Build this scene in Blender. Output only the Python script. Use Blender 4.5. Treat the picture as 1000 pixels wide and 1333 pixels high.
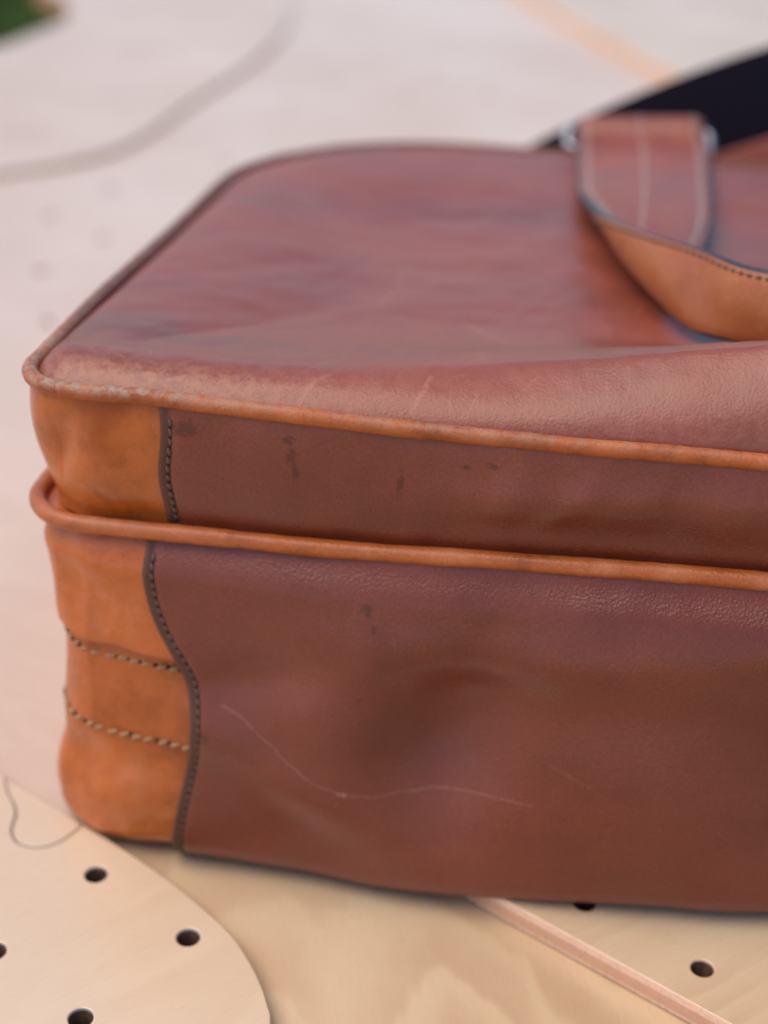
import bpy, math, random
import numpy as np
from mathutils import Vector, Matrix, noise as mnoise

random.seed(4)
SC = bpy.context.scene
COL = SC.collection
for o_ in list(bpy.data.objects):
    bpy.data.objects.remove(o_)

# ------------------------------------------------------------------ camera
TILT = math.radians(30.185)
ROLL = 0.0233
CAM_H = 0.2635
camd = bpy.data.cameras.new('camera')
cam = bpy.data.objects.new('camera', camd)
COL.objects.link(cam)
fw = Vector((0, math.cos(TILT), -math.sin(TILT)))
rt = Vector((1, 0, 0))
up = rt.cross(fw)
r2 = rt * math.cos(ROLL) + up * math.sin(ROLL)
u2 = -rt * math.sin(ROLL) + up * math.cos(ROLL)
M = Matrix((r2, u2, -fw)).transposed().to_4x4()
M.translation = Vector((0, 0, CAM_H))
cam.matrix_world = M
camd.sensor_fit = 'VERTICAL'
camd.sensor_height = 36.0
camd.lens = 2034.0 / 1333.0 * 36.0
camd.clip_start = 0.01
camd.clip_end = 500
camd.dof.use_dof = True
camd.dof.focus_distance = 0.318
camd.dof.aperture_fstop = 6.6
SC.camera = cam

# ------------------------------------------------------------------ world, sun, exposure
SUN_EL, SUN_AZ = math.radians(66), math.radians(258)      # azimuth clockwise from +Y
w = bpy.data.worlds.new('World')
SC.world = w
w.use_nodes = True
wn = w.node_tree
bg = wn.nodes['Background']
sky = wn.nodes.new('ShaderNodeTexSky')
sky.sky_type = 'NISHITA'
sky.sun_disc = False
sky.sun_elevation = SUN_EL
sky.sun_rotation = SUN_AZ
sky.air_density = 1.0
sky.dust_density = 0.3
sky.ozone_density = 2.0
wn.links.new(sky.outputs[0], bg.inputs[0])
bg.inputs[1].default_value = 0.090
sund = bpy.data.lights.new('sun', 'SUN')
sun = bpy.data.objects.new('sun', sund)
COL.objects.link(sun)
sd = Vector((math.sin(SUN_AZ) * math.cos(SUN_EL), math.cos(SUN_AZ) * math.cos(SUN_EL), math.sin(SUN_EL)))
sun.rotation_euler = (-sd).to_track_quat('-Z', 'Y').to_euler()
sund.energy = 1.5
sund.angle = math.radians(55)
sund.color = (1.0, 0.86, 0.71)
SC.view_settings.view_transform = 'Standard'
SC.view_settings.look = 'None'
SC.view_settings.gamma = 1.0
SC.view_settings.use_curve_mapping = False
SC.view_settings.exposure = 1.04
SC.cycles.max_bounces = 5
SC.cycles.diffuse_bounces = 3
SC.cycles.glossy_bounces = 2
SC.cycles.use_adaptive_sampling = True
SC.cycles.adaptive_threshold = 0.02


# ------------------------------------------------------------------ helpers
def tag(o, label=None, cat=None, group=None, kind=None):
    if label: o['label'] = label
    if cat: o['category'] = cat
    if group: o['group'] = group
    if kind: o['kind'] = kind
    return o


def empty(name, loc=(0, 0, 0), rz=0.0):
    o = bpy.data.objects.new(name, None)
    o.location = loc
    o.rotation_euler = (0, 0, rz)
    o.empty_display_size = 0.02
    COL.objects.link(o)
    return o


def mesh_obj(name, verts, faces, mat, parent=None, smooth=True, attrs=None):
    me = bpy.data.meshes.new(name)
    me.from_pydata([tuple(map(float, v)) for v in verts], [], faces)
    if smooth:
        me.polygons.foreach_set('use_smooth', [True] * len(me.polygons))
    if attrs:
        for k, vals in attrs.items():
            a = me.attributes.new(k, 'FLOAT', 'POINT')
            a.data.foreach_set('value', np.asarray(vals, dtype=np.float32).ravel())
    me.update()
    o = bpy.data.objects.new(name, me)
    COL.objects.link(o)
    if mat: me.materials.append(mat)
    if parent: o.parent = parent
    return o


def grid_faces(n, m, closed_n=False, flip=False, base=0):
    F = []
    rn = n if closed_n else n - 1
    for i in range(rn):
        j2 = (i + 1) % n
        for k in range(m - 1):
            a, b, c, d = base + i * m + k, base + i * m + k + 1, base + j2 * m + k + 1, base + j2 * m + k
            F.append((a, d, c, b) if flip else (a, b, c, d))
    return F


def sstep(x, a, b):
    t = np.clip((np.asarray(x, float) - a) / (b - a), 0, 1)
    return t * t * (3 - 2 * t)


def gauss(x, c, s):
    return np.exp(-((np.asarray(x, float) - c) / s) ** 2)


def fbm(P, scale, seed=0.0, octaves=3):
    """smooth fractal noise for an array of points (N,3), about -1..1"""
    out = np.empty(len(P))
    for i, p in enumerate(P):
        v = Vector((p[0] * scale + seed, p[1] * scale - seed, p[2] * scale + 2 * seed))
        out[i] = mnoise.fractal(v, 1.0, 2.0, octaves)
    return out


def catmull(pts, n):
    P = np.array(pts, float)
    k = len(P)
    t = np.linspace(0, k - 1 - 1e-9, n)
    i = np.floor(t).astype(int)
    f = (t - i)[:, None]
    g = lambda j: P[np.clip(j, 0, k - 1)]
    p0, p1, p2, p3 = g(i - 1), g(i), g(i + 1), g(i + 2)
    return 0.5 * ((2 * p1) + (-p0 + p2) * f + (2 * p0 - 5 * p1 + 4 * p2 - p3) * f ** 2 + (-p0 + 3 * p1 - 3 * p2 + p3) * f ** 3)


# ------------------------------------------------------------------ node helpers
class NT:
    def __init__(self, name):
        self.m = bpy.data.materials.new(name)
        self.m.use_nodes = True
        self.t = self.m.node_tree
        self.b = self.t.nodes['Principled BSDF']

    def n(self, typ, **kw):
        nd = self.t.nodes.new(typ)
        for k, v in kw.items():
            setattr(nd, k, v)
        return nd

    def set(self, sock, v):
        if isinstance(v, bpy.types.NodeSocket):
            self.t.links.new(v, sock)
        else:
            sock.default_value = v

    def math(self, op, a, b=0.0, c=None, clamp=False):
        nd = self.n('ShaderNodeMath', operation=op, use_clamp=clamp)
        self.set(nd.inputs[0], a)
        self.set(nd.inputs[1], b)
        if c is not None: self.set(nd.inputs[2], c)
        return nd.outputs[0]

    def vmath(self, op, a, b=None, out=0):
        nd = self.n('ShaderNodeVectorMath', operation=op)
        self.set(nd.inputs[0], a)
        if b is not None: self.set(nd.inputs[3 if op == 'SCALE' else 1], b)
        return nd.outputs[out]

    def mix(self, f, a, b, blend='MIX'):
        nd = self.n('ShaderNodeMix', data_type='RGBA', blend_type=blend)
        self.set(nd.inputs[0], f)
        self.set(nd.inputs[6], a)
        self.set(nd.inputs[7], b)
        return nd.outputs[2]

    def noise(self, vec, scale, detail=4, rough=0.55, dist=0.0):
        nd = self.n('ShaderNodeTexNoise')
        self.set(nd.inputs['Vector'], vec)
        self.set(nd.inputs['Scale'], scale)
        nd.inputs['Detail'].default_value = detail
        nd.inputs['Roughness'].default_value = rough
        nd.inputs['Distortion'].default_value = dist
        return nd.outputs[0]

    def voronoi(self, vec, scale, feature='F1'):
        nd = self.n('ShaderNodeTexVoronoi', feature=feature)
        self.set(nd.inputs['Vector'], vec)
        nd.inputs['Scale'].default_value = scale
        return nd.outputs['Distance']

    def ramp(self, f, a, b, lo=0.0, hi=1.0):
        nd = self.n('ShaderNodeMapRange', interpolation_type='SMOOTHSTEP')
        self.set(nd.inputs[0], f)
        nd.inputs[1].default_value = a
        nd.inputs[2].default_value = b
        nd.inputs[3].default_value = lo
        nd.inputs[4].default_value = hi
        return nd.outputs[0]

    def mapping(self, vec, scale=(1, 1, 1), rot=(0, 0, 0), loc=(0, 0, 0)):
        nd = self.n('ShaderNodeMapping')
        self.set(nd.inputs[0], vec)
        nd.inputs['Location'].default_value = loc
        nd.inputs['Rotation'].default_value = rot
        nd.inputs['Scale'].default_value = scale
        return nd.outputs[0]

    def obj(self):
        return self.n('ShaderNodeTexCoord').outputs['Object']

    def sep(self, v):
        nd = self.n('ShaderNodeSeparateXYZ')
        self.set(nd.inputs[0], v)
        return nd.outputs

    def comb(self, x, y, z=0.0):
        nd = self.n('ShaderNodeCombineXYZ')
        self.set(nd.inputs[0], x); self.set(nd.inputs[1], y); self.set(nd.inputs[2], z)
        return nd.outputs[0]

    def attr(self, name):
        return self.n('ShaderNodeAttribute', attribute_name=name).outputs['Fac']

    def polyline(self, p2, pts, wid):
        """mask of a thin stroke through 2-D points in the p2 plane"""
        acc = None
        for a, b in zip(pts[:-1], pts[1:]):
            ab = (b[0] - a[0], b[1] - a[1], 0)
            l2 = ab[0] ** 2 + ab[1] ** 2
            pa = self.vmath('SUBTRACT', p2, (a[0], a[1], 0))
            t = self.math('DIVIDE', self.vmath('DOT_PRODUCT', pa, ab, out=1), l2, clamp=True)
            q = self.n('ShaderNodeVectorMath', operation='SCALE')
            q.inputs[0].default_value = ab
            self.set(q.inputs[3], t)
            d = self.vmath('DISTANCE', pa, q.outputs[0], out=1)
            acc = d if acc is None else self.math('MINIMUM', acc, d)
        return self.ramp(acc, wid * 0.35, wid, 1.0, 0.0)

    def bump(self, h, dist, strength=1.0, normal=None):
        nd = self.n('ShaderNodeBump')
        nd.inputs['Strength'].default_value = strength
        nd.inputs['Distance'].default_value = dist
        self.set(nd.inputs['Height'], h)
        if normal is not None: self.set(nd.inputs['Normal'], normal)
        return nd.outputs[0]


def rgb(r, g, b):
    return (r, g, b, 1.0)


def leather(name, dark, mid, light, rough=0.42, spec=0.5, grain=1.0, mottling=28, edge=None,
            strokes=None, marks=None, hair=0.0, scuff=None, stretch=(1, 1, 1), coat=0.0, deep=None):
    """worn full-grain leather. strokes: (plane, polyline, width, amount); marks: dark scuffs (plane, x, y, rx, ry)"""
    N = NT(name)
    P = N.obj()
    sx, sy, sz = N.sep(P)
    Ps = N.mapping(P, stretch)
    a = N.noise(Ps, mottling, 4, 0.6, 0.0)
    b = N.noise(Ps, mottling * 3.7, 2, 0.6)
    f = N.math('ADD', N.math('MULTIPLY', a, 0.75), N.math('MULTIPLY', b, 0.25))
    col = N.mix(N.ramp(f, 0.36, 0.54), rgb(*dark), rgb(*mid))
    col = N.mix(N.ramp(f, 0.52, 0.70), col, rgb(*light))
    if deep: col = N.mix(N.attr('deep'), col, rgb(*deep))
    # pores: fine speckle of the grain
    vor = N.voronoi(P, 1500)
    fine = N.noise(P, 1500, 3, 0.65)
    pore = N.ramp(fine, 0.36, 0.62)
    col = N.mix(N.math('MULTIPLY', N.math('SUBTRACT', 1.0, pore), 0.30 * grain), col, rgb(dark[0] * .45, dark[1] * .42, dark[2] * .4))
    col = N.mix(N.ramp(fine, 0.58, 0.74, 0.0, 0.30 * grain), col, rgb(light[0] * 1.25, light[1] * 1.3, light[2] * 1.35))
    roughv = N.math('ADD', N.math('MULTIPLY', N.math('SUBTRACT', a, 0.5), 0.35), rough)
    h = N.math('ADD', N.math('MULTIPLY', vor, 0.5), N.math('MULTIPLY', fine, 0.5))
    wear = None
    if strokes or marks:
      planes = {'uz': N.comb(sx, sz), 'uv': N.comb(sx, sy)}
      wob = N.noise(P, 260, 2, 0.6)
      wobv = N.math('MULTIPLY', N.math('SUBTRACT', wob, 0.5), 0.0012)
      for k in list(planes):
        planes[k] = N.vmath('ADD', planes[k], N.comb(wobv, wobv))
    if strokes:
        brk = N.ramp(N.noise(P, 700, 3, 0.7), 0.34, 0.60, 0.35, 1.0)
        for pl, pts, wid, amt in strokes:
            m = N.math('MULTIPLY', N.math('MULTIPLY', N.polyline(planes[pl], pts, wid), brk), amt)
            wear = m if wear is None else N.math('MAXIMUM', wear, m)
    if hair:
        for sc, rot, th in ((95, (0.3, 0.2, 0.5), 0.015),):
            warp = N.mapping(P, (1, 0.45, 0.45), rot)
            e = N.voronoi(warp, sc, 'DISTANCE_TO_EDGE')
            m = N.ramp(e, 0.0, th, 1.0, 0.0)
            gate = N.ramp(N.noise(P, 55 + sc * .3, 3, 0.6), 0.52, 0.66)
            m = N.math('MULTIPLY', N.math('MULTIPLY', m, gate), hair)
            wear = m if wear is None else N.math('MAXIMUM', wear, m)
    if wear is not None:
        lightc = rgb(min(1, light[0] * 1.25 + .12), light[1] * 1.25 + .12, light[2] * 1.2 + .10)
        col = N.mix(wear, col, lightc)
        roughv = N.math('ADD', roughv, N.math('MULTIPLY', wear, 0.15))
    if scuff:
        # rubbed pale, greyish surface where the edge has been knocked: (attribute, colour, amount)
        an, sc_col, amt = scuff
        g = N.noise(P, 420, 5, 0.72)
        m = N.math('MULTIPLY', N.math('MULTIPLY', N.attr(an), N.ramp(g, 0.40, 0.60, 0.12, 1.0)), amt, clamp=True)
        col = N.mix(m, col, rgb(*sc_col))
        roughv = N.math('ADD', roughv, N.math('MULTIPLY', m, 0.2))
    if marks:
        ms = N.noise(P, 900, 4, 0.7)
        for pl, x, y, rx, ry in marks:
            q = N.vmath('DIVIDE', N.vmath('SUBTRACT', planes[pl], (x, y, 0)), (rx, ry, 1))
            d = N.vmath('LENGTH', q, out=1)
            m = N.ramp(N.math('ADD', N.math('MULTIPLY', d, 0.30), ms), 0.66, 0.80, 1.0, 0.0)
            m = N.math('MULTIPLY', m, N.ramp(d, 0.9, 1.3, 1.0, 0.0))
            col = N.mix(N.math('MULTIPLY', m, 0.6), col, rgb(dark[0] * .42, dark[1] * .42, dark[2] * .45))
    if edge:
        em = N.attr('edge')
        eg = N.math('MULTIPLY', em, N.ramp(N.noise(P, 800, 4, 0.7), 0.25, 0.55, 0.55, 1.0))
        col = N.mix(eg, col, rgb(*edge))
        roughv = N.math('ADD', roughv, N.math('MULTIPLY', em, 0.2))
    N.set(N.b.inputs['Base Color'], col)
    N.set(N.b.inputs['Roughness'], roughv)
    N.b.inputs['Specular IOR Level'].default_value = spec
    if coat:
        N.b.inputs['Coat Weight'].default_value = coat
        N.b.inputs['Coat Roughness'].default_value = 0.45
    nrm = N.bump(h, 0.00020 * grain, 0.8)
    N.set(N.b.inputs['Normal'], nrm)
    return N.m


def simple(name, col, rough=0.5, metallic=0.0, spec=0.5, noise_sc=300, var=0.25, bump=0.0):
    N = NT(name)
    P = N.obj()
    n = N.noise(P, noise_sc, 4, 0.6)
    c = N.mix(N.ramp(n, 0.3, 0.7), rgb(*[x * (1 - var) for x in col]), rgb(*[min(1, x * (1 + var)) for x in col]))
    N.set(N.b.inputs['Base Color'], c)
    N.set(N.b.inputs['Roughness'], N.math('ADD', N.math('MULTIPLY', N.math('SUBTRACT', n, .5), .2), rough))
    N.b.inputs['Metallic'].default_value = metallic
    N.b.inputs['Specular IOR Level'].default_value = spec
    if bump:
        N.set(N.b.inputs['Normal'], N.bump(n, bump))
    return N.m


def plywood(name, ang, seed, tint=(1, 1, 1), edge_warm=(0.62, 0.33, 0.19), ply=0.0017, fig=(0.08, 0.40)):
    """rotary-cut pale plywood face with wavy growth figure; plies striped on cut edges"""
    N = NT(name)
    P = N.obj()
    geo = N.n('ShaderNodeNewGeometry')
    nz = N.sep(geo.outputs['Normal'])[2]
    Q = N.mapping(P, (1, 1, 1), (0, 0, ang), (seed, seed * .7, 0))
    # growth figure: contour lines of a stretched noise field
    fld = N.noise(N.mapping(Q, (1.6, 7.0, 1)), 1.0, 2, 0.5, 0.6)
    warp = N.noise(N.mapping(Q, (30, 75, 1)), 1.0, 3, 0.6)
    ph = N.math('ADD', N.math('MULTIPLY', fld, 46), N.math('MULTIPLY', warp, 1.1))
    band = N.math('FRACT', ph)
    line = N.math('MULTIPLY', N.ramp(band, 0.0, 0.75), N.ramp(band, 0.80, 1.0, 1.0, 0.0))
    fib = N.noise(N.mapping(Q, (110, 1500, 1)), 1.0, 2, 0.65)
    cloud = N.noise(Q, 9, 2, 0.55)
    t = tint
    c = N.mix(N.ramp(cloud, 0.3, 0.7), rgb(.63 * t[0], .465 * t[1], .315 * t[2]), rgb(.70 * t[0], .545 * t[1], .395 * t[2]))
    amt = N.ramp(N.noise(Q, 14, 3, 0.5), 0.40, 0.62, fig[0], fig[1])
    c = N.mix(N.math('MULTIPLY', line, amt), c, rgb(.47 * t[0], .285 * t[1], .185 * t[2]))
    c = N.mix(N.ramp(fib, 0.45, 0.75, 0.0, 0.16), c, rgb(.44 * t[0], .31 * t[1], .23 * t[2]))
    # little dark specks and handling dirt
    sp = N.noise(Q, 420, 3, 0.6)
    c = N.mix(N.ramp(sp, 0.70, 0.80, 0.0, 0.30), c, rgb(.25, .18, .14))
    # edge plies
    z = N.sep(P)[2]
    st = N.math('FRACT', N.math('ADD', N.math('DIVIDE', z, ply * 2), 0.03))
    stripe = N.ramp(N.math('ABSOLUTE', N.math('SUBTRACT', st, 0.5)), 0.20, 0.28)
    ec = N.mix(stripe, rgb(edge_warm[0] * .78, edge_warm[1] * .66, edge_warm[2] * .58), rgb(*edge_warm))
    ec = N.mix(N.ramp(N.noise(P, 700, 1, .6), .45, .75, 0, .35), ec, rgb(.50, .27, .16))
    isedge = N.ramp(N.math('ABSOLUTE', nz), 0.62, 0.90, 1.0, 0.0)
    c = N.mix(isedge, c, ec)
    N.set(N.b.inputs['Base Color'], c)
    N.set(N.b.inputs['Roughness'], N.ramp(fib, 0.3, 0.7, 0.27, 0.36))
    N.b.inputs['Specular IOR Level'].default_value = 1.0
    N.set(N.b.inputs['Normal'], N.bump(fib, 0.00003, 0.5))
    return N.m


# ------------------------------------------------------------------ boards (2-D outlines with holes, extruded)
def smooth_closed(pts, per=10):
    P = np.array(pts, float)
    k = len(P)
    out = []
    for i in range(k):
        p0, p1, p2, p3 = P[i - 1], P[i], P[(i + 1) % k], P[(i + 2) % k]
        for j in range(per):
            f = j / per
            out.append(0.5 * ((2 * p1) + (-p0 + p2) * f + (2 * p0 - 5 * p1 + 4 * p2 - p3) * f * f + (-p0 + 3 * p1 - 3 * p2 + p3) * f ** 3))
    return out


def board_mesh(name, outline, holes, z0, z1, mat, parent=None, bevel=0.0004, loc=(0, 0)):
    cu = bpy.data.curves.new(name, 'CURVE')
    cu.dimensions = '2D'
    cu.fill_mode = 'BOTH'
    cu.extrude = (z1 - z0) / 2 - bevel
    cu.bevel_depth = bevel
    cu.bevel_resolution = 1
    cu.offset = -bevel
    def add(pts):
        s = cu.splines.new('POLY')
        s.points.add(len(pts) - 1)
        for p, q in zip(s.points, pts):
            p.co = (q[0] - loc[0], q[1] - loc[1], 0, 1)
        s.use_cyclic_u = True
    add(outline)
    for hx, hy, hr in holes:
        add([(hx + hr * math.cos(a), hy - hr * math.sin(a)) for a in np.linspace(0, 2 * math.pi, 33)[:-1]])
    tmp = bpy.data.objects.new('tmp', cu)
    COL.objects.link(tmp)
    dg = bpy.context.evaluated_depsgraph_get()
    me = bpy.data.meshes.new_from_object(tmp.evaluated_get(dg))
    bpy.data.objects.remove(tmp)
    zc = (z0 + z1) / 2
    for v in me.vertices:
        v.co.z += zc
    me.name = name
    me.materials.clear()
    me.materials.append(mat)
    o = bpy.data.objects.new(name, me)
    COL.objects.link(o)
    if parent: o.parent = parent
    else: o.location = (loc[0], loc[1], 0)
    return o


HR = 0.0026
near_holes = [(-.0654, .2727), (-.0415, .2535), (-.0613, .2299), (-.0836, .2481), (-.0405, .2080), (-.0860, .2120)]
right_holes = [(.0481, .2654), (.0720, .2463), (.0985, .2260), (.0850, .2150)]
far_holes = [(-.1663, .7303), (-.1354, .7004), (-.1562, .6581), (-.144, .7735), (.0073, .9586), (.0252, 1.0145), (-.0619, .9326),
             (-.1770, .6080), (-.1420, .6020), (-.0900, .8200), (-.0380, .9900), (.0600, .9700), (-.118, .655), (-.19, .55), (-.165, .50)]

m_base = plywood('plywood_table', math.radians(-100), 3.1, (1.0, .94, .78), fig=(.18, .55))
m_b1 = plywood('plywood_near', math.radians(-35), 7.7, (1.04, 1.0, .92), edge_warm=(.34, .27, .23), ply=.00125, fig=(.02, .12))
m_b2 = plywood('plywood_right', math.radians(-40), 12.3, (1.0, .94, .80), fig=(.05, .3), edge_warm=(.86, .53, .36), ply=.0031)
m_b3 = plywood('plywood_far', math.radians(20), 17.9, (1.03, 1.0, 1.02), edge_warm=(.55, .46, .40), ply=.002)

left_edge = smooth_closed([(-.9, -.35), (-.9, .45), (-.62, .70), (-.42, .84), (-.31, .965), (-.264, 1.055), (-.236, 1.124), (-.249, 1.209),
                           (-.30, 1.34), (-.30, 1.8), (1.3, 1.8), (1.3, -.35)], 6)
base = board_mesh('table_top', left_edge, [(x, y, HR) for x, y in near_holes + right_holes + far_holes], -.018, 0.0, m_base)
tag(base, kind='structure')

# added sheet under the bag's back; its pale cool tint stands in for sky sheen
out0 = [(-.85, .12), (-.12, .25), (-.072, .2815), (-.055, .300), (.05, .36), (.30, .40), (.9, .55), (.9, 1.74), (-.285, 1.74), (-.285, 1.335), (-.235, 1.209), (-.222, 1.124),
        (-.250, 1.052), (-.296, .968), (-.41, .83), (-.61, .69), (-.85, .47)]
b0 = board_mesh('plywood_board', out0, [(x, y, HR) for x, y in far_holes], .0003, .0015, plywood('plywood_sheen_tint', math.radians(35), 31.0, (1.03, 1.02, 1.08), fig=(.02, .14)), None, .0002, (0, .8))
tag(b0, 'large added plywood sheet under the back of the bag, tinted pale for sky sheen', 'board', 'loose plywood boards')

# lower-left board with rounded corner and a jigsaw tab cut into its rim
rim = [(-.40, .452), (-.30, .414), (-.20, .370), (-.14, .3375), (-.1100, .3178), (-.096, .3086)]
tabp = [(-.0945, .3074), (-.0924, .3013), (-.0900, .2970), (-.0886, .2929), (-.0886, .2892), (-.0881, .2860), (-.0860, .2828), (-.0826, .2814),
        (-.0793, .2816), (-.0764, .2831), (-.0740, .2857), (-.0715, .2896)]
rest = [(-.067, .2866), (-.058, .2797), (-.0482, .2715), (-.0395, .2630), (-.0322, .2550), (-.0275, .2475), (-.0242, .2405), (-.0222, .2345), (-.0212, .2294),
        (-.0210, .210), (-.021, .15), (-.021, .02), (-.40, .02)]
def dens(p, per=6):
    return [tuple(q) for q in catmull(p, (len(p) - 1) * per + 1)]
out1 = dens(rim) + dens(tabp) + dens(rest[:-3]) + rest[-3:]
b1 = empty('plywood_board', (-.10, .20, 0))
tag(b1, 'pale plywood board with rounded corner and round holes in front of the bag', 'board', 'loose plywood boards')
board_mesh('board_sheet', out1, [(x, y, HR) for x, y in near_holes], .0017, .005, m_b1, b1, .0004, (-.10, .20))
cen = np.array([-.0815, .294])
tp = np.array(dens(tabp[0:1] + tabp[1:]))
tp_in = tp + (cen - tp) / np.linalg.norm(cen - tp, axis=1)[:, None] * .00030
top_e = [(-.0722, .2900), (-.0775, .2947), (-.0835, .2990), (-.0890, .3030), (-.0937, .3064)]
board_mesh('jigsaw_tab', [tuple(p) for p in tp_in] + top_e[0:], [], .0017, .0049, m_b1, b1, .0003, (-.10, .20))

# right board, its cut edge faces the camera
out2 = [(.0044, .2861), (.0279, .2672), (.0749, .2313), (.20, .136), (.42, .02), (.9, .02), (.9, .50), (.45, .50), (.30, .44), (.10, .36)]
b2 = empty('plywood_board', (.3, .25, 0))
tag(b2, 'plywood board with pale striped cut edge running out from under the bag', 'board', 'loose plywood boards')
board_mesh('board_sheet', out2, [(x, y, HR) for x, y in right_holes], .0004, .0066, m_b2, b2, .0002, (.3, .25))

# the drilled bores, darker burnished wood
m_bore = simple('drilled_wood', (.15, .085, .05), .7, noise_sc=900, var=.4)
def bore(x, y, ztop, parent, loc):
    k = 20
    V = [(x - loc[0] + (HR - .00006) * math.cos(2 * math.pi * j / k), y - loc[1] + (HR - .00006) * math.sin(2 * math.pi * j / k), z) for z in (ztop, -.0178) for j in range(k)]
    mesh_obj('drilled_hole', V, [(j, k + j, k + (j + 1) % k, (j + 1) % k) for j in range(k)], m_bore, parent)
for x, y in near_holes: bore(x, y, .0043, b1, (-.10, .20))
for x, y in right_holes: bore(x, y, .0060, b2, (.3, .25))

# far boards
out3 = dens([(-.39, .755), (-.27, .765), (-.203, .787), (-.15, .832), (-.12, .928), (-.086, 1.054), (-.076, 1.171), (-.10, 1.30), (-.22, 1.32)], 8) + \
       [(-.245, 1.209), (-.231, 1.128), (-.256, 1.06), (-.30, .975)]
b3 = board_mesh('plywood_board', out3, [], .0016, .0048, m_b3, None, .0006, (-.2, .95))
tag(b3, 'blurred plywood board with curved edge near the grass behind the bag', 'board', 'loose plywood boards')
out4 = [(.1117, 1.195), (.1686, 1.025), (.22, .90), (.9, .95), (.95, 1.6), (.05, 1.6), (.075, 1.33)]
b4 = board_mesh('plywood_board', out4, [], .0016, .009, plywood('plywood_back', .4, 23.0, edge_warm=(.85, .55, .38), ply=.002), None, .0006, (.4, 1.2))
tag(b4, 'blurred plywood board with orange cut edge behind the black strap', 'board', 'loose plywood boards')

# ------------------------------------------------------------------ lawn beyond the table
N = NT('lawn_soil')
g = N.noise(N.obj(), 3.0, 6, .65)
N.set(N.b.inputs['Base Color'], N.mix(N.ramp(g, .35, .65), rgb(.02, .045, .004), rgb(.05, .09, .008)))
N.b.inputs['Roughness'].default_value = .9
lawn = mesh_obj('lawn', [(-300, -300, -.75), (300, -300, -.75), (300, 300, -.75), (-300, 300, -.75)], [(0, 1, 2, 3)], N.m, smooth=False)
tag(lawn, kind='structure')
rg = random.Random(9)
gv, gf = [], []
for i in range(26000):
    x, y = rg.uniform(-2.9, .2), rg.uniform(2.9, 7.5)
    h = rg.uniform(.05, .15) * (1 + .6 * mnoise.noise(Vector((x * 1.7, y * 1.7, 0))))
    a = rg.uniform(0, 6.283); lx, ly = rg.gauss(0, .04), rg.gauss(0, .04); wd_ = rg.uniform(.003, .006)
    dx, dy = math.cos(a) * wd_, math.sin(a) * wd_
    k = len(gv)
    gv += [(x - dx, y - dy, -.75), (x + dx, y + dy, -.75), (x + lx * .5 + dx * .7, y + ly * .5 + dy * .7, -.75 + h * .6),
           (x + lx * .5 - dx * .7, y + ly * .5 - dy * .7, -.75 + h * .6), (x + lx, y + ly, -.75 + h)]
    gf += [(k, k + 1, k + 2, k + 3), (k + 3, k + 2, k + 4)]
N = NT('grass_blade')
g = N.noise(N.obj(), 2.2, 5, .6)
N.set(N.b.inputs['Base Color'], N.mix(N.ramp(g, .35, .65), rgb(.030, .075, .004), rgb(.095, .17, .010)))
N.b.inputs['Roughness'].default_value = .6
gr = mesh_obj('grass', gv, gf, N.m, smooth=False)
tag(gr, 'dark green grass beyond the table edge', 'grass', kind='stuff')

# ------------------------------------------------------------------ the bag
YAW = math.radians(8.54)
bag = empty('leather_bag', (-.0775, .2971, 0), -YAW)
tag(bag, 'worn cognac leather briefcase lying flat on the plywood table', 'bag')
W, D = .421, .246
U0 = -.0008
RN, RF = .013, .070


def z_edge(v, u=0.0):                       # height of the upper piping
    return .1195 - .0020 * sstep(u, .02, .10) * (1 - sstep(v, 0, .1)) - .0185 * np.clip(np.asarray(v, float) / D, -.05, 1.05)


def z_mid(v, u=0.0):                        # height of the middle piping
    return .0878 + .0030 * sstep(u, .05, .16) - .012 * np.clip(np.asarray(v, float) / D, -.05, 1.05)


def build_outline():
    """closed plan outline, anticlockwise from above starting on the front at the right; dense near the camera"""
    pts, nrm, ac = [], [], []
    def line(p, q, n, step):
        L = math.dist(p, q); k = max(2, int(L / step))
        for i in range(k):
            f = i / k
            pts.append((p[0] + (q[0] - p[0]) * f, p[1] + (q[1] - p[1]) * f)); nrm.append(n)
    def arc(c, r, a0, a1, step):
        k = max(6, int(abs(a1 - a0) * r / step))
        for i in range(k):
            a = a0 + (a1 - a0) * i / k
            pts.append((c[0] + r * math.cos(a), c[1] + r * math.sin(a))); nrm.append((math.cos(a), math.sin(a)))
    x0, x1 = U0, W - U0 - .002
    pi = math.pi
    # clockwise (seen from above): front from right to left, left side going back, far edge, right side
    line((x1 - RN, 0), (.21, 0), (0, -1), .003)
    line((.21, 0), (x0 + RN, 0), (0, -1), .0007)
    arc((x0 + RN, RN), RN, -pi / 2, -pi, .0006)
    line((x0, RN), (x0, .09), (-1, 0), .0008)
    line((x0, .09), (x0, D - RF), (-1, 0), .0025)
    arc((x0 + RF, D - RF), RF, pi, pi / 2, .0018)
    line((x0 + RF, D), (x1 - RF, D), (0, 1), .003)
    arc((x1 - RF, D - RF), RF, pi / 2, 0, .003)
    line((x1, D - RF), (x1, RN), (1, 0), .003)
    arc((x1 - RN, RN), RN, 0, -pi / 2, .0012)
    return np.array(pts), np.array(nrm)


OP, ON = build_outline()
NO = len(OP)
# sides bow out a little: the far-left corner leans, the left side belly
bow = .0012 * np.exp(-((OP[:, 1] - .06) / .05) ** 2) * (np.abs(ON[:, 0]) > .5) * np.abs(ON[:, 0])
OP = OP + ON * bow[:, None]
LEFTNESS = np.clip(-ON[:, 0], 0, 1)
FRONT = np.clip(-ON[:, 1], 0, 1)


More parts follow.
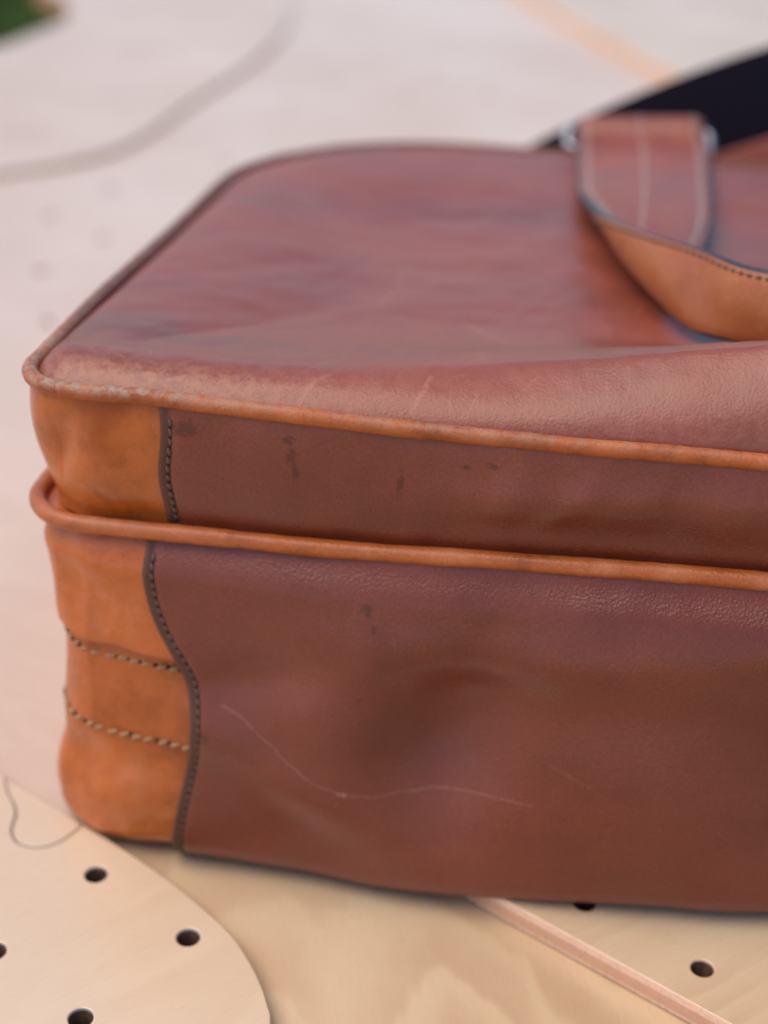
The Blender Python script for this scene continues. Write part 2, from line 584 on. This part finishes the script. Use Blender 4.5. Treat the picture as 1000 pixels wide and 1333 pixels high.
def upper_pt(u, v, nx, ny, h, off=0.0):
    """upper gusset, h 0 (upper piping) .. 1 (middle piping)"""
    front, left = np.clip(-ny, 0, 1), np.clip(-nx, 0, 1)
    z = z_edge(v, u) - .0012 + h * (z_mid(v, u) - z_edge(v, u) + .0012)
    e = -.0006 + .0024 * np.sin(np.pi * np.clip(h * 1.02 + .06, 0, 1)) ** .7 - .0008 * h
    near = np.exp(-((u - .0) / .028) ** 2)
    e = e - (.0018 * left + .0008 * front * near) * sstep(h, .05, .95)
    # folds near the corner, slack in the middle of the front
    e = e + front * .0020 * gauss(u, .019, .006) * gauss(h, .62, .3) - front * .0032 * gauss(u + .012 * h, .012, .0045) * gauss(h, .42, .3)
    e = e + front * sstep(u, .06, .12) * (.0014 * gauss(h + (u - .13) * 2.2, .38, .17) - .0007 * gauss(h, .72, .16))
    e = e + front * (.0007 * gauss(u, .104, .004) - .0006 * gauss(u, .113, .005) + .0008 * gauss(u + .02 * h, .126, .004) - .0008 * gauss(u, .138, .0045) + .0007 * gauss(u, .150, .005)) * gauss(h, .45, .25)
    return u + nx * (e + off), v + ny * (e + off), z


ZB_RISE = lambda u: .0062 * sstep(u, .075, .150)


def lower_pt(u, v, nx, ny, h, off=0.0):
    """lower gusset, h 0 (middle piping) .. 1 (foot), >1 turns under the bag"""
    front, left = np.clip(-ny, 0, 1), np.clip(-nx, 0, 1)
    zb = .0010 + ZB_RISE(u)
    zt = z_mid(v, u) - .0012
    rb = .0085
    hh = np.clip(h, 0, 1)
    z = zt + (zb + rb - zt) * hh
    e = -.0032 + .0050 * sstep(hh, -.02, .11)
    e = e + front * (.0062 * sstep(hh, .1, 1.0) + .0014 * sstep(u, .03, .1) + .0010)
    e = e - left * (.0006 + .0066 * np.sin(np.pi * np.clip(hh * 1.06, 0, 1)) + .0032 * sstep(hh, .6, 1.0))
    # broad slack waves of the dark base panel
    e = e + front * 1.55 * (.0024 * gauss(z - .010 * sstep(u, .06, .20), .067, .0085) * sstep(u, .045, .085)
                     - .0042 * gauss(u - .25 * (z - .05), .0965, .0125) * gauss(z, .049, .019)
                     + .0030 * gauss(u + .3 * (z - .05), .0690, .0155) * gauss(z, .045, .022)
                     + .0032 * gauss(u, .135, .024) * gauss(z, .044, .022)
                     - .0020 * gauss(z - .35 * (u - .05), .056, .007) * gauss(u, .052, .02)
                     + .0018 * gauss(z + .45 * (u - .045), .0395, .008) * gauss(u, .055, .025)
                     - .0022 * gauss(u, .175, .012) * gauss(z, .04, .03))
    e = e + front * (.0030 * gauss(u, .108, .035) + .0018 * sstep(u, .1, .16)) * sstep(hh, .55, 1.0)
    # corner folds in the tan leather
    e = e - (.0026 * gauss(u - .2 * (z - .02), .0090, .0032) - .0018 * gauss(u, .020, .006)) * gauss(z, .021, .011) * front
    e = e - .0022 * gauss(u + .5 * (z - .07), .013, .005) * gauss(z, .072, .012) * front
    e = e + (.0010 * gauss(z, .018, .007) - .0012 * gauss(z, .028, .0045)) * np.exp(-((u - .012) / .022) ** 2)
    # foot rounding
    t = np.clip(h - 1, 0, 1) * (math.pi / 2)
    z = np.where(h > 1, zb + rb - rb * np.sin(t), z)
    e = np.where(h > 1, e - rb * (1 - np.cos(t)), e)
    return u + nx * (e + off), v + ny * (e + off), z


def strip(fn, hs, name, mat, off=0.0, idx=None, closed=True, parent=bag, wrinkle=.0004, seed=0.0, lip=None, attrs=None, drop=(.0385, .046)):
    idx = np.arange(NO) if idx is None else idx
    n, m = len(idx), len(hs)
    u, v = np.repeat(OP[idx, 0], m), np.repeat(OP[idx, 1], m)
    nx, ny = np.repeat(ON[idx, 0], m), np.repeat(ON[idx, 1], m)
    h = np.tile(hs, n)
    o = np.zeros(n * m) + off
    o = o - .0035 * sstep(u, *drop) * (1 - sstep(u, W - .004 - drop[1], W - .004 - drop[0])) * np.clip(-ny, 0, 1)
    if lip is not None: o = o + np.tile(lip, n) - np.clip(-nx, 0, 1) * max(0, off) * .5
    x, y, z = fn(u, v, nx, ny, h, o)
    P = np.stack([x, y, z], 1)
    if wrinkle:
        d = fbm(P, 55, seed, 3) * wrinkle
        P[:, 0] += nx * d; P[:, 1] += ny * d
    at = None
    if attrs: at = {k: f(u, v, h) for k, f in attrs.items()}
    return mesh_obj(name, P, grid_faces(n, m, closed, flip=False), mat, parent, attrs=at)


# --- materials
TAN = dict(dark=(.34, .068, .006), mid=(.52, .122, .020), light=(.62, .180, .055))
COG = dict(dark=(.200, .046, .022), mid=(.280, .064, .033), light=(.345, .088, .050))
DRK = dict(dark=(.150, .029, .012), mid=(.195, .039, .017), light=(.235, .052, .025))
m_tan = leather('leather_tan', **TAN, spec=.50, rough=.28, grain=.4, mottling=38)
m_pipe = leather('leather_piping', **{k: tuple(c * s for c, s in zip(v, (.88, .86, .9))) for k, v in TAN.items()}, spec=.38, rough=.45, grain=.6, mottling=60,
                 scuff=('scuff', (.36, .25, .175), .95), deep=(.20, .058, .030))
m_pipe2 = leather('leather_piping_lower', **{k: tuple(c * .92 for c in v) for k, v in TAN.items()}, rough=.40, grain=.6, mottling=60, scuff=('scuff', (.34, .18, .10), .45))
top_strokes = [
    ('uv', [(.0595, .003), (.0615, .0075), (.0640, .0105)], 0.00080, 0.28),
    ('uv', [(.0610, .0085), (.0655, .0090)], 0.00064, 0.15),
    ('uv', [(.0830, .0035), (.0848, .0080), (.0856, .0125)], 0.00075, 0.30),
    ('uv', [(.1040, .0080), (.1080, .0135)], 0.00056, 0.15),
    ('uv', [(.1260, .0070), (.1268, .0110), (.1262, .0150)], 0.00048, 0.15),
    ('uv', [(.0700, .0040), (.0780, .0065)], 0.00048, 0.15),
    ('uv', [(.0868, .0720), (.0915, .0650), (.0965, .0585), (.1010, .0490), (.1060, .0440)], 0.00128, 0.25),
    ('uv', [(.1060, .0440), (.1101, .0469), (.1120, .0500)], 0.00176, 0.28),
    ('uv', [(.0640, .0780), (.0660, .0950), (.0655, .1150)], 0.00104, 0.17),

]
m_top = leather('leather_cognac', **COG, spec=.58, rough=.40, grain=.55, mottling=17, stretch=(.45, 1.0, 1.0), hair=.34, strokes=top_strokes,
                scuff=('scuff', (.46, .195, .10), .62))
dark_marks_up = [('uz', .0362, .1140, .0038, .0022), ('uz', .0585, .1135, .0014, .0010), ('uz', .0588, .1095, .0012, .0030), ('uz', .0600, .1060, .0012, .0016),
                 ('uz', .0820, .1060, .0010, .0032), ('uz', .0960, .1115, .0009, .0007), ('uz', .1010, .1120, .0016, .0007)]
m_du = leather('leather_dark_upper', **DRK, spec=.50, rough=.34, grain=.7, mottling=22, edge=(.095, .038, .022), marks=dark_marks_up)
scr = [(.0440, .0480), (.0490, .0462), (.0540, .0430), (.0600, .0382), (.0660, .0345), (.0726, .0325), (.0800, .0318), (.0880, .0326), (.0960, .0336), (.1060, .0345), (.1150, .0352)]
dark_marks_lo = [('uz', .0765, .0775, .0016, .0016), ('uz', .0780, .0735, .0007, .0012), ('uz', .0395, .0400, .0016, .0022),
                 ('uz', .0755, .0560, .0006, .0006)]
m_dl = leather('leather_dark_lower', **DRK, spec=.50, rough=.33, grain=.75, mottling=16, edge=(.095, .038, .022), marks=dark_marks_lo,
               strokes=[('uz', scr, .00045, .24), ('uz', [(.0722, .0326), (.0732, .0324)], .0007, .8), ('uz', [(.118, .046), (.127, .043)], .0005, .12)])
m_thread_d = simple('thread_dark', (.125, .068, .040), .65, noise_sc=2500, var=.5, bump=.0001)
m_thread_l = simple('thread_beige', (.40, .225, .10), .7, noise_sc=2500, var=.3, bump=.0001)
m_hole = simple('stitch_hole_leather', (.020, .010, .007), .8, noise_sc=900)

# --- upper gusset: tan leather all round
hs_u = np.linspace(0, 1, 34)
side_u = strip(upper_pt, hs_u, 'upper_gusset', m_tan, wrinkle=.0005, seed=1.3)

# --- lower gusset: tan leather in three overlapping bands
def h_of_z(z):                       # at v = 0
    zt, zbt = z_mid(0) - .0012, .0010 + .0085
    return (zt - z) / (zt - zbt)

H1, H2 = h_of_z(.0575), h_of_z(.0340)
def band(name, ha, hb, off, n, seed, puff, lip_end=0.0, slope=0.0):
    hs = np.linspace(0, 1, n)
    lip = puff * np.sin(np.pi * hs) ** .6
    if lip_end:
        lip = lip + .0008 * sstep(hs, .55, .95)
        hs = np.append(hs, [1.006, 1.009]); lip = np.append(lip, [.0004, -.0022])
    def fn(u, v, nx, ny, t, o):
        left = np.clip(-nx, 0, 1)
        tilt = -slope * np.clip((.034 - u) / .034, 0, 1.3)
        a = ha + (tilt if ha > .01 else 0)
        b = hb + (tilt if hb < 1.5 else 0)
        return lower_pt(u, v, nx, ny, a + (b - a) * t, o)
    return strip(fn, hs, name, m_tan, off=off, wrinkle=.0005, seed=seed, lip=lip, drop=(.0335, .0375) if lip_end else (.0385, .046))

side_a = band('lower_gusset', 0.0, H1, .0021, 30, 2.1, .0003, lip_end=1, slope=.055)
side_b = band('zip_band', H1 - .03, H2 + .004, .0000, 22, 3.7, .0007, slope=.055)
side_c = band('foot_gusset', H2 - .004, 2.0, -.0002, 44, 5.2, .0006, slope=.055)

# --- dark base panel, upper and lower pieces, a millimetre proud
def patch(name, fn, seam, h0, h1, nh, mat, off, seed, wr):
    """seam(h) gives the u of the left edge; mirrored at the right end"""
    hs = np.linspace(h0, h1, nh)
    # arc positions: s in 0..1 from left seam to right seam, denser at the left
    s = np.concatenate([[-.0010, -.0006, 0], np.array([.0004, .0008, .0013, .0018, .0023, .0030, .0040]), np.linspace(.0048, .17, 230), np.linspace(.174, 1, 60)])
    rows = []
    A, E = [], []
    for h in hs:
        uL = float(seam(h)); uR = W - .004 - uL
        L = uR - uL
        d = np.where(s < 0, 0, s)
        d = np.where(s > .17, .17 + (s - .17) / .83 * (L - .17), d)
        d[-3:] = [L - .0012, L - .0002, L]
        u = uL + d
        lift = np.where(s < -.0008, -.0022, np.where(s < -.0003, -.0005, 0.0))
        lift = lift - .00045 * gauss(d, .0020, .0007) + .00022 * gauss(d, .0006, .0006)
        lift[-1] = -.002
        x, y, z = fn(u, np.zeros_like(u), np.zeros_like(u), -np.ones_like(u), np.full_like(u, h), off + lift)
        rows.append(np.stack([x, y, z], 1))
        E.append(np.clip(1 - sstep(d, .0007, .0024), 0, 1))
    P = np.stack(rows, 1).reshape(-1, 3)         # (len(s), nh, 3)
    if wr:
        P[:, 1] -= fbm(P, 40, seed, 3) * wr
    E = np.stack(E, 1).ravel()
    return mesh_obj(name, P, grid_faces(len(s), nh, flip=True), mat, bag, attrs={'edge': E})


seam_u = lambda h: .0308 + .0004 * math.sin(h * 9) - .0006 * h
_sz = np.array([.0880, .0842, .0765, .0692, .0620, .0553, .0460, .0379, .0280, .0189, .0080, -.01])
_su = np.array([.0268, .0262, .0262, .0276, .0306, .0344, .0366, .0366, .0348, .0328, .0310, .0298])
def seam_l(h):
    z = (z_mid(0) - .0012) + (.0095 - (z_mid(0) - .0012)) * min(h, 1) - max(0, h - 1) * .008
    i = np.argsort(_sz)
    # smooth interpolation
    k = [-.0035, 0, .0035]
    return float(np.mean([np.interp(z + q, _sz[i], _su[i]) for q in k]))

base_u = patch('base_panel_upper', upper_pt, seam_u, .0, 1.0, 44, m_du, .0012, 7.0, .0004)
base_l = patch('base_panel_lower', lower_pt, seam_l, .0, 2.0, 110, m_dl, .0032, 8.5, .0004)
base_u['label'] = 'smooth dark brown leather strip between the two pipings'
base_l['label'] = 'large dark brown leather base panel with a long scratch'

# --- underside
ub = OP - ON * .012
nb = len(ub)
mesh_obj('underside', [(p[0], p[1], .0016 + float(ZB_RISE(p[0])) * .9) for p in ub] + [(.21, .12, .004)], [(i, nb, (i + 1) % nb) for i in range(nb)], m_top, bag)

# --- piping
def piping(name, fz, off, r, mat, scuff_fn=None, wav=.00007, seed=0.0):
    k = 16
    C = np.stack([OP[:, 0] + ON[:, 0] * off, OP[:, 1] + ON[:, 1] * off, fz(OP[:, 0], OP[:, 1])], 1)
    # slight waver
    wv = fbm(C, 28, seed, 2) * wav * 3
    C[:, 2] += wv
    C[:, :2] += ON * (fbm(C, 35, seed + 4, 2) * wav * 2)[:, None]
    V, S = [], []
    for i in range(NO):
        n3 = np.array([ON[i, 0], ON[i, 1], 0])
        rq = r * (1 + .05 * mnoise.noise(Vector(C[i]) * 70) + .05 * mnoise.noise(Vector(C[i]) * 330))
        for j in range(k):
            a = 2 * math.pi * j / k
            V.append(C[i] + n3 * math.cos(a) * rq + np.array([0, 0, 1]) * math.sin(a) * rq)
            S.append(scuff_fn(C[i], math.sin(a), i) if scuff_fn else 0)
    F = []
    for i in range(NO):
        i2 = (i + 1) % NO
        for j in range(k):
            j2 = (j + 1) % k
            F.append((i * k + j, i * k + j2, i2 * k + j2, i2 * k + j))
    return mesh_obj(name, V, F, mat, bag, attrs={'scuff': S, 'deep': np.repeat(sstep(OP[:, 1], .012, .05) * (OP[:, 0] < .2), k)})


def sc1(c, up_, i):
    return float(max(0, .2 + .9 * up_) * (gauss(c[0], .012, .028) * 1.0 + .25 * gauss(c[0], .09, .05) + .15) * (1 if c[1] < .03 else .5))
def sc2(c, up_, i):
    return float(max(0, .2 + .8 * up_) * (gauss(c[0], .012, .022) + .1))
pipe1 = piping('piping', lambda u, v: z_edge(v, u), .0003, .0018, m_pipe, sc1, seed=.5)
pipe2 = piping('piping', lambda u, v: z_mid(v, u), .0015, .0020, m_pipe2, sc2, seed=2.5)
# welt: the flat shelf that carries the middle piping into the body
wv_ = np.stack([np.concatenate([OP[:, 0] + ON[:, 0] * q for q in (.0018, -.004, -.014)]), np.concatenate([OP[:, 1] + ON[:, 1] * q for q in (.0018, -.004, -.014)]),
                np.concatenate([z_mid(OP[:, 1], OP[:, 0]) - q for q in (.0004, .0012, .0012)])], 1)
mesh_obj('welt', wv_, [(k * NO + i, k * NO + (i + 1) % NO, (k + 1) * NO + (i + 1) % NO, (k + 1) * NO + i) for k in range(2) for i in range(NO)], m_tan, bag)
# --- top panel
def amp(u):
    return .0012 + .0265 * sstep(u, .035, .245) * (1 - sstep(u, .26, .40))

def top_h(u, v, e):
    """height above the piping line; e is the distance from the outline"""
    h = .0016 * (1 - np.exp(-e / .0035)) - .0010 * np.exp(-e / .0012)
    rise = np.sqrt(np.clip(1 - (1 - np.clip((v - .0014) / .0161, 0, 1)) ** 2, 0, 1))
    rise = .62 * np.clip((v - .0014) / .0161, 0, 1) ** .9 + .38 * rise
    fall = 1 - sstep(v, .0150, .074) + .022 * np.clip((.0215 - v) / .004, 0, 1)
    h = h + amp(u) * np.where(v < .0175, rise, fall)
    h = h + .0022 * gauss(v, .012, .009) * sstep(e, 0, .006) * (1 - sstep(u, .06, .12))
    h = h - .0042 * sstep(e, .012, .07)
    h = h + .0016 * np.sin(u * 34 + v * 22) * gauss(v, .16, .06) * sstep(e, .01, .05)
    return h

segc = lambda P: np.stack([np.clip(P[:, 0], .11, .31), np.full(len(P), .12)], 1)
SEG = segc(OP)
rr = np.concatenate([1 - np.array([-.006, -.002, 0, .0016, .0035, .006, .009, .0125, .0165, .021, .026, .032, .039, .047, .056, .066, .077, .089, .10, .113, .127, .142, .158, .175, .193, .212, .232, .255]),
                     np.linspace(.72, 0, 48)])
nr = len(rr)
inner = OP - ON * .0013
Pu = SEG[:, None, 0] + (inner[:, None, 0] - SEG[:, None, 0]) * rr[None]
Pv = SEG[:, None, 1] + (inner[:, None, 1] - SEG[:, None, 1]) * rr[None]
e = (1 - rr)[None] * np.hypot(inner[:, 0] - SEG[:, 0], inner[:, 1] - SEG[:, 1])[:, None]
# true edge distance for straight sides
e = np.minimum(e, np.maximum(Pv, 0) + 1e-4)
Z = z_edge(Pv, Pu) + top_h(Pu, Pv, e)
Z[:, 0] -= .0030; Z[:, 1] -= .0012
P = np.stack([Pu.ravel(), Pv.ravel(), Z.ravel()], 1)
ef = e.ravel()
P[:, 2] += fbm(P * np.array([.55, 1, 1]), 26, 3.3, 4) * .0008 * sstep(ef, .003, .03)
P[:, 2] += fbm(P, 90, 6.3, 3) * .00035 * sstep(ef, .002, .01)
scf = (gauss(P[:, 1], .004, .006) * (1 - .75 * sstep(P[:, 0], .03, .09)) + .10 * gauss(P[:, 1], .015, .006)) * sstep(P[:, 0], -.01, .01)
top = mesh_obj('top_panel', P, grid_faces(NO, nr, True), m_top, bag, attrs={'scuff': scf})

# ------------------------------------------------------------------ stitches
def stitch_mesh(L, r, mat):
    V, F = [], []
    rings = [(-.5, .25), (-.36, .8), (0, 1), (.36, .8), (.5, .25)]
    k = 6
    for f, s in rings:
        for j in range(k):
            a = 2 * math.pi * j / k
            V.append((f * L, math.cos(a) * r * s, math.sin(a) * r * s))
    for i in range(len(rings) - 1):
        for j in range(k):
            F.append((i * k + j, i * k + (j + 1) % k, (i + 1) * k + (j + 1) % k, (i + 1) * k + j))
    me = bpy.data.meshes.new('stitch')
    me.from_pydata(V, [], F)
    me.polygons.foreach_set('use_smooth', [True] * len(F))
    me.materials.append(mat)
    return me


SM_D = stitch_mesh(.0017, .00050, m_thread_d)
SM_L = stitch_mesh(.0025, .00054, m_thread_l)
SM_T = stitch_mesh(.0027, .00050, simple('thread_pale', (.40, .31, .26), .7, noise_sc=2500, var=.3))
SM_H = stitch_mesh(.0011, .00052, m_hole)


def place(me, name, pos, tang, nrm, parent, slant=0.0):
    t = Vector(tang).normalized(); n = Vector(nrm).normalized()
    n = (n - t * n.dot(t)).normalized()
    b = n.cross(t)
    t2 = t * math.cos(slant) + b * math.sin(slant)
    b2 = n.cross(t2)
    o = bpy.data.objects.new(name, me)
    COL.objects.link(o)
    mt = Matrix((t2, b2, n)).transposed().to_4x4()
    mt.translation = Vector(pos)
    o.parent = parent
    o.matrix_local = mt
    return o


def seam_stitches(fn, seam, h0, h1, off, inset, pitch, parent, me, slant):
    def pt(h, du=0.0, extra=0.0):
        u = np.array([seam(h) + inset + du])
        x, y, z = fn(u, np.zeros(1), np.zeros(1), -np.ones(1), np.array([h]), np.array([off + extra]))
        return Vector((x[0], y[0], z[0]))
    hs = np.linspace(h0, h1, 400)
    Ps = [pt(h) for h in hs]
    acc, nxt = 0.0, pitch * .5
    for i in range(1, 400):
        acc += (Ps[i] - Ps[i - 1]).length
        if acc >= nxt:
            nxt += pitch
            t = Ps[min(i + 1, 399)] - Ps[i - 1]
            n = t.cross(pt(hs[i], .002) - Ps[i])
            if n.y > 0: n = -n
            ps = Ps[i] + n.normalized() * random.uniform(-.0001, .00005)
            place(me, 'stitch', ps, t, n, parent, slant + random.uniform(-.14, .14))
            place(SM_H, 'stitch_hole', Ps[i] + t.normalized() * pitch * .5 - n.normalized() * .00022, t, n, parent, 0)


# rows of saddle stitching along the dark panels
seam_stitches(upper_pt, seam_u, .07, .95, .0012 - .0003, .0020, .0022, base_u, SM_D, .30)
seam_stitches(lower_pt, seam_l, .04, 1.35, .0032 - .0003, .0020, .0022, base_l, SM_D, .30)

def band_stitches(hc, off, parent, slope=.055):
    """row following the gusset from the dark panel's edge round the left corner"""
    i0 = int(np.argmin(np.abs(OP[:, 0] - .036) + np.abs(OP[:, 1]) * 5))
    i1 = int(np.argmin(np.abs(OP[:, 1] - .060) + np.abs(OP[:, 0] - U0) * 3))
    acc, nxt, prev = 0, .001, None
    for i in range(i0, i1):
        u, v = OP[i]; nx, ny = ON[i]
        h = hc - slope * min(max((.034 - u) / .034, 0), 1.3)
        x, y, z = lower_pt(np.array([u]), np.array([v]), np.array([nx]), np.array([ny]), np.array([h]), np.array([off]))
        p = Vector((x[0], y[0], z[0]))
        if prev is not None:
            acc += (p - prev).length
            if acc >= nxt:
                nxt += .0030
                place(SM_L, 'stitch', p, p - prev, (nx, ny, 0), parent, .48 + random.uniform(-.1, .1))
                if random.random() < .5: place(SM_H, 'stitch_hole', p + (p - prev).normalized() * .0015 - Vector((nx, ny, 0)) * .0002, p - prev, (nx, ny, 0), parent, 1.1)
        prev = p

band_stitches(H1 + .050, .0006, side_b)
band_stitches(H2 + .002, .0003, side_c)

# ------------------------------------------------------------------ handle, tab and ring
def strap(name, Lp, Rp, n, m, thick, mat_top, mat_under, mat_edge, parent, cup=None, edge_name='painted_edge', under_name='lining'):
    Lc, Rc = catmull(Lp, n), catmull(Rp, n)
    s = np.linspace(0, 1, m)
    mid = Lc[:, None] + (Rc - Lc)[:, None] * s[None, :, None]
    dt = np.gradient((Lc + Rc) / 2, axis=0)
    acr = Rc - Lc
    nr_ = np.cross(acr, dt)
    nr_ /= np.linalg.norm(nr_, axis=1)[:, None] + 1e-9
    # top-side normal: L x d
    nr_ = -np.cross(-acr, dt) * -1
    nr_ = np.cross(-acr, dt)
    nr_ /= np.linalg.norm(nr_, axis=1)[:, None] + 1e-9
    if cup is not None:
        c = catmull([[q] for q in cup], n)[:, 0]
        mid = mid - nr_[:, None] * (c[:, None] * np.sin(np.pi * s)[None])[:, :, None]
    # true surface normals
    gu = np.gradient(mid, axis=0); gv_ = np.gradient(mid, axis=1)
    sn = np.cross(-gv_, gu)
    sn /= np.linalg.norm(sn, axis=2)[:, :, None] + 1e-9
    rnd = (1 - .35 * (np.abs(2 * s - 1) ** 10))[None, :, None]
    T = mid + sn * thick / 2 * rnd
    B = mid - sn * thick / 2 * rnd
    o = mesh_obj(name, T.reshape(-1, 3), grid_faces(n, m), mat_top, parent)
    u = mesh_obj(under_name, B.reshape(-1, 3), grid_faces(n, m, flip=True), mat_under, o)
    for side in (0, -1):
        k = 7
        out = -np.gradient(mid, axis=1)[:, side] if side == 0 else np.gradient(mid, axis=1)[:, side]
        out /= np.linalg.norm(out, axis=1)[:, None] + 1e-9
        ring = []
        for j in range(k):
            a = math.pi * j / (k - 1)
            ring.append(mid[:, side] + sn[:, side] * math.cos(a) * thick / 2 * .66 + out * math.sin(a) * thick * .28)
        V = np.stack(ring, 1).reshape(-1, 3)
        mesh_obj(edge_name, V, grid_faces(n, k, flip=(side == 0)), mat_edge, o)
    return o, mid, sn


m_hand = leather('leather_handle', **{k: tuple(c * 1.08 for c in v) for k, v in COG.items()}, rough=.42, grain=.8, mottling=30)
m_lin = leather('leather_lining', (.32, .080, .018), (.40, .110, .028), (.46, .145, .045), rough=.36, grain=.8, mottling=34)
m_epaint = simple('edge_paint', (.022, .024, .034), .38, noise_sc=500, var=.4)
m_metal = simple('nickel', (.45, .44, .45), .40, 1.0, noise_sc=60, var=.06)
m_web = simple('black_webbing', (.0055, .0030, .0095), .8, noise_sc=1800, var=.5, spec=.2, bump=.0003)

Lp = [(.105, .264, .06), (.105, .263, .100), (.105, .2545, .1105), (.1058, .2455, .1065), (.1070, .2330, .1055), (.1086, .200, .1085), (.1098, .166, .1145), (.1135, .147, .1175),
      (.1182, .1265, .1217), (.1302, .0985, .1272), (.1428, .0798, .1306), (.1562, .0630, .1328), (.184, .050, .137), (.2095, .046, .140)]
Rp = [(.146, .264, .06), (.146, .263, .102), (.1458, .2545, .1130), (.1470, .2455, .1085), (.1480, .2350, .1075), (.1478, .200, .1090), (.1465, .148, .1135), (.1420, .1150, .1150),
      (.1345, .0950, .1150), (.1410, .0725, .1150), (.1500, .0645, .1160), (.1590, .0590, .1175), (.184, .046, .122), (.2095, .042, .125)]
mir = lambda P_: [(.419 - p[0], p[1], p[2]) for p in P_[::-1]][1:]
Lp2, Rp2 = Lp + mir(Lp), Rp + mir(Rp)
cup = [0, 0, 0, 0, -.0005, -.001, .0005, .002, .0022, .0018, .0016, .0016, .0016, .0016]
cup2 = cup + cup[::-1][1:]
handle, hm, hn = strap('handle', Lp2, Rp2, 260, 17, .0040, m_hand, m_lin, m_epaint, bag, cup2)
handle['label'] = 'flat leather carrying handle with tan lining and dark painted edges'

def row(name, A, Nn, me, pitch, parent, i0, i1):
    """stitches too small to pick apart, joined"""
    vs, fs = [], []
    mv = [v.co.copy() for v in me.vertices]; mf = [tuple(p.vertices) for p in me.polygons]
    acc, nxt = 0, 0
    for i in range(i0, i1 - 1):
        p, q = Vector(A[i]), Vector(A[i + 1])
        seg = (q - p).length
        while nxt <= acc + seg:
            c = p.lerp(q, (nxt - acc) / max(seg, 1e-9))
            t = (q - p).normalized(); n = Vector(Nn[i]).normalized(); b = n.cross(t)
            k = len(vs)
            vs += [c + t * v.x + b * v.y + n * v.z for v in mv]
            fs += [tuple(k + x for x in f) for f in mf]
            nxt += pitch
        acc += seg
    o = mesh_obj(name, vs, fs, me.materials[0], parent)
    o['kind'] = 'stuff'
    return o

nT = hm.shape[0]
for col_ in (1, 8, 15):
    a_ = hm[:, col_] + hn[:, col_] * .0019
    row('stitching', a_, hn[:, col_], SM_T, .0034, handle, 16, 75 if col_ == 8 else nT - 16)
row('lining_stitching', hm[:, 1] - hn[:, 1] * .0019, -hn[:, 1], SM_D, .0026, handle, 40, nT - 40)

def ring_mesh(name, cx, parent):
    """rectangular wire ring the handle is looped round"""
    w2, d2, r, wr = .0242, .0065, .003, .0015
    path = []
    for (sx, sy, a0) in ((1, 1, 0), (-1, 1, 90), (-1, -1, 180), (1, -1, 270)):
        for j in range(6):
            a = math.radians(a0 + 90 * j / 5)
            path.append((cx + sx * (w2 - r) + r * math.cos(a), sy * (d2 - r) + r * math.sin(a)))
    V, F = [], []
    k, n = 10, len(path)
    tl = .75
    for i in range(n):
        p, q, s_ = np.array(path[i - 1]), np.array(path[(i + 1) % n]), np.array(path[i])
        t = (q - p) / np.linalg.norm(q - p); nn = np.array([t[1], -t[0]])
        for j in range(k):
            a = 2 * math.pi * j / k
            x, y = s_ + nn * math.cos(a) * wr
            zz = math.sin(a) * wr
            V.append((x, .2585 + y * math.cos(tl) - zz * math.sin(tl), .1045 + y * -math.sin(tl) * -.6 + zz * math.cos(tl)))
    for i in range(n):
        for j in range(k):
            F.append((i * k + j, i * k + (j + 1) % k, ((i + 1) % n) * k + (j + 1) % k, ((i + 1) % n) * k + j))
    return mesh_obj(name, V, F, m_metal, parent)

ring_mesh('metal_ring', .1257, bag)
ring_mesh('metal_ring', .419 - .1257, bag)

# ------------------------------------------------------------------ black shoulder strap behind the bag
root = empty('shoulder_strap', tuple(bag.matrix_basis @ Vector((.10, .33, 0))), -YAW)
tag(root, 'black webbing shoulder strap rising behind the bag handle', 'strap')
off_ = Vector((.10, .33, 0))
cl = [(.035, .315, .012), (.060, .318, .040), (.0900, .322, .062), (.127, .328, .082), (.172, .336, .1005), (.220, .345, .114), (.275, .350, .112), (.330, .345, .090), (.385, .33, .045), (.43, .31, .012)]
cl_ = [np.array(p) - np.array(off_) for p in cl]
Lq = [c + np.array((-.006, .004, .0165)) for c in cl_]
Rq = [c + np.array((.006, -.004, -.0185)) for c in cl_]
strap('webbing', Rq, Lq, 120, 9, .0022, m_web, m_web, m_web, root, edge_name='selvedge', under_name='webbing_back')
cb = [c + np.array((.004, -.010, -.030)) for c in cl_]
strap('leather_backing', [c + np.array((.005, -.004, -.014)) for c in cb], [c + np.array((-.005, .004, .014)) for c in cb], 120, 9, .0024, m_hand, m_hand, m_hand, root,
      edge_name='backing_edge', under_name='backing_rear')
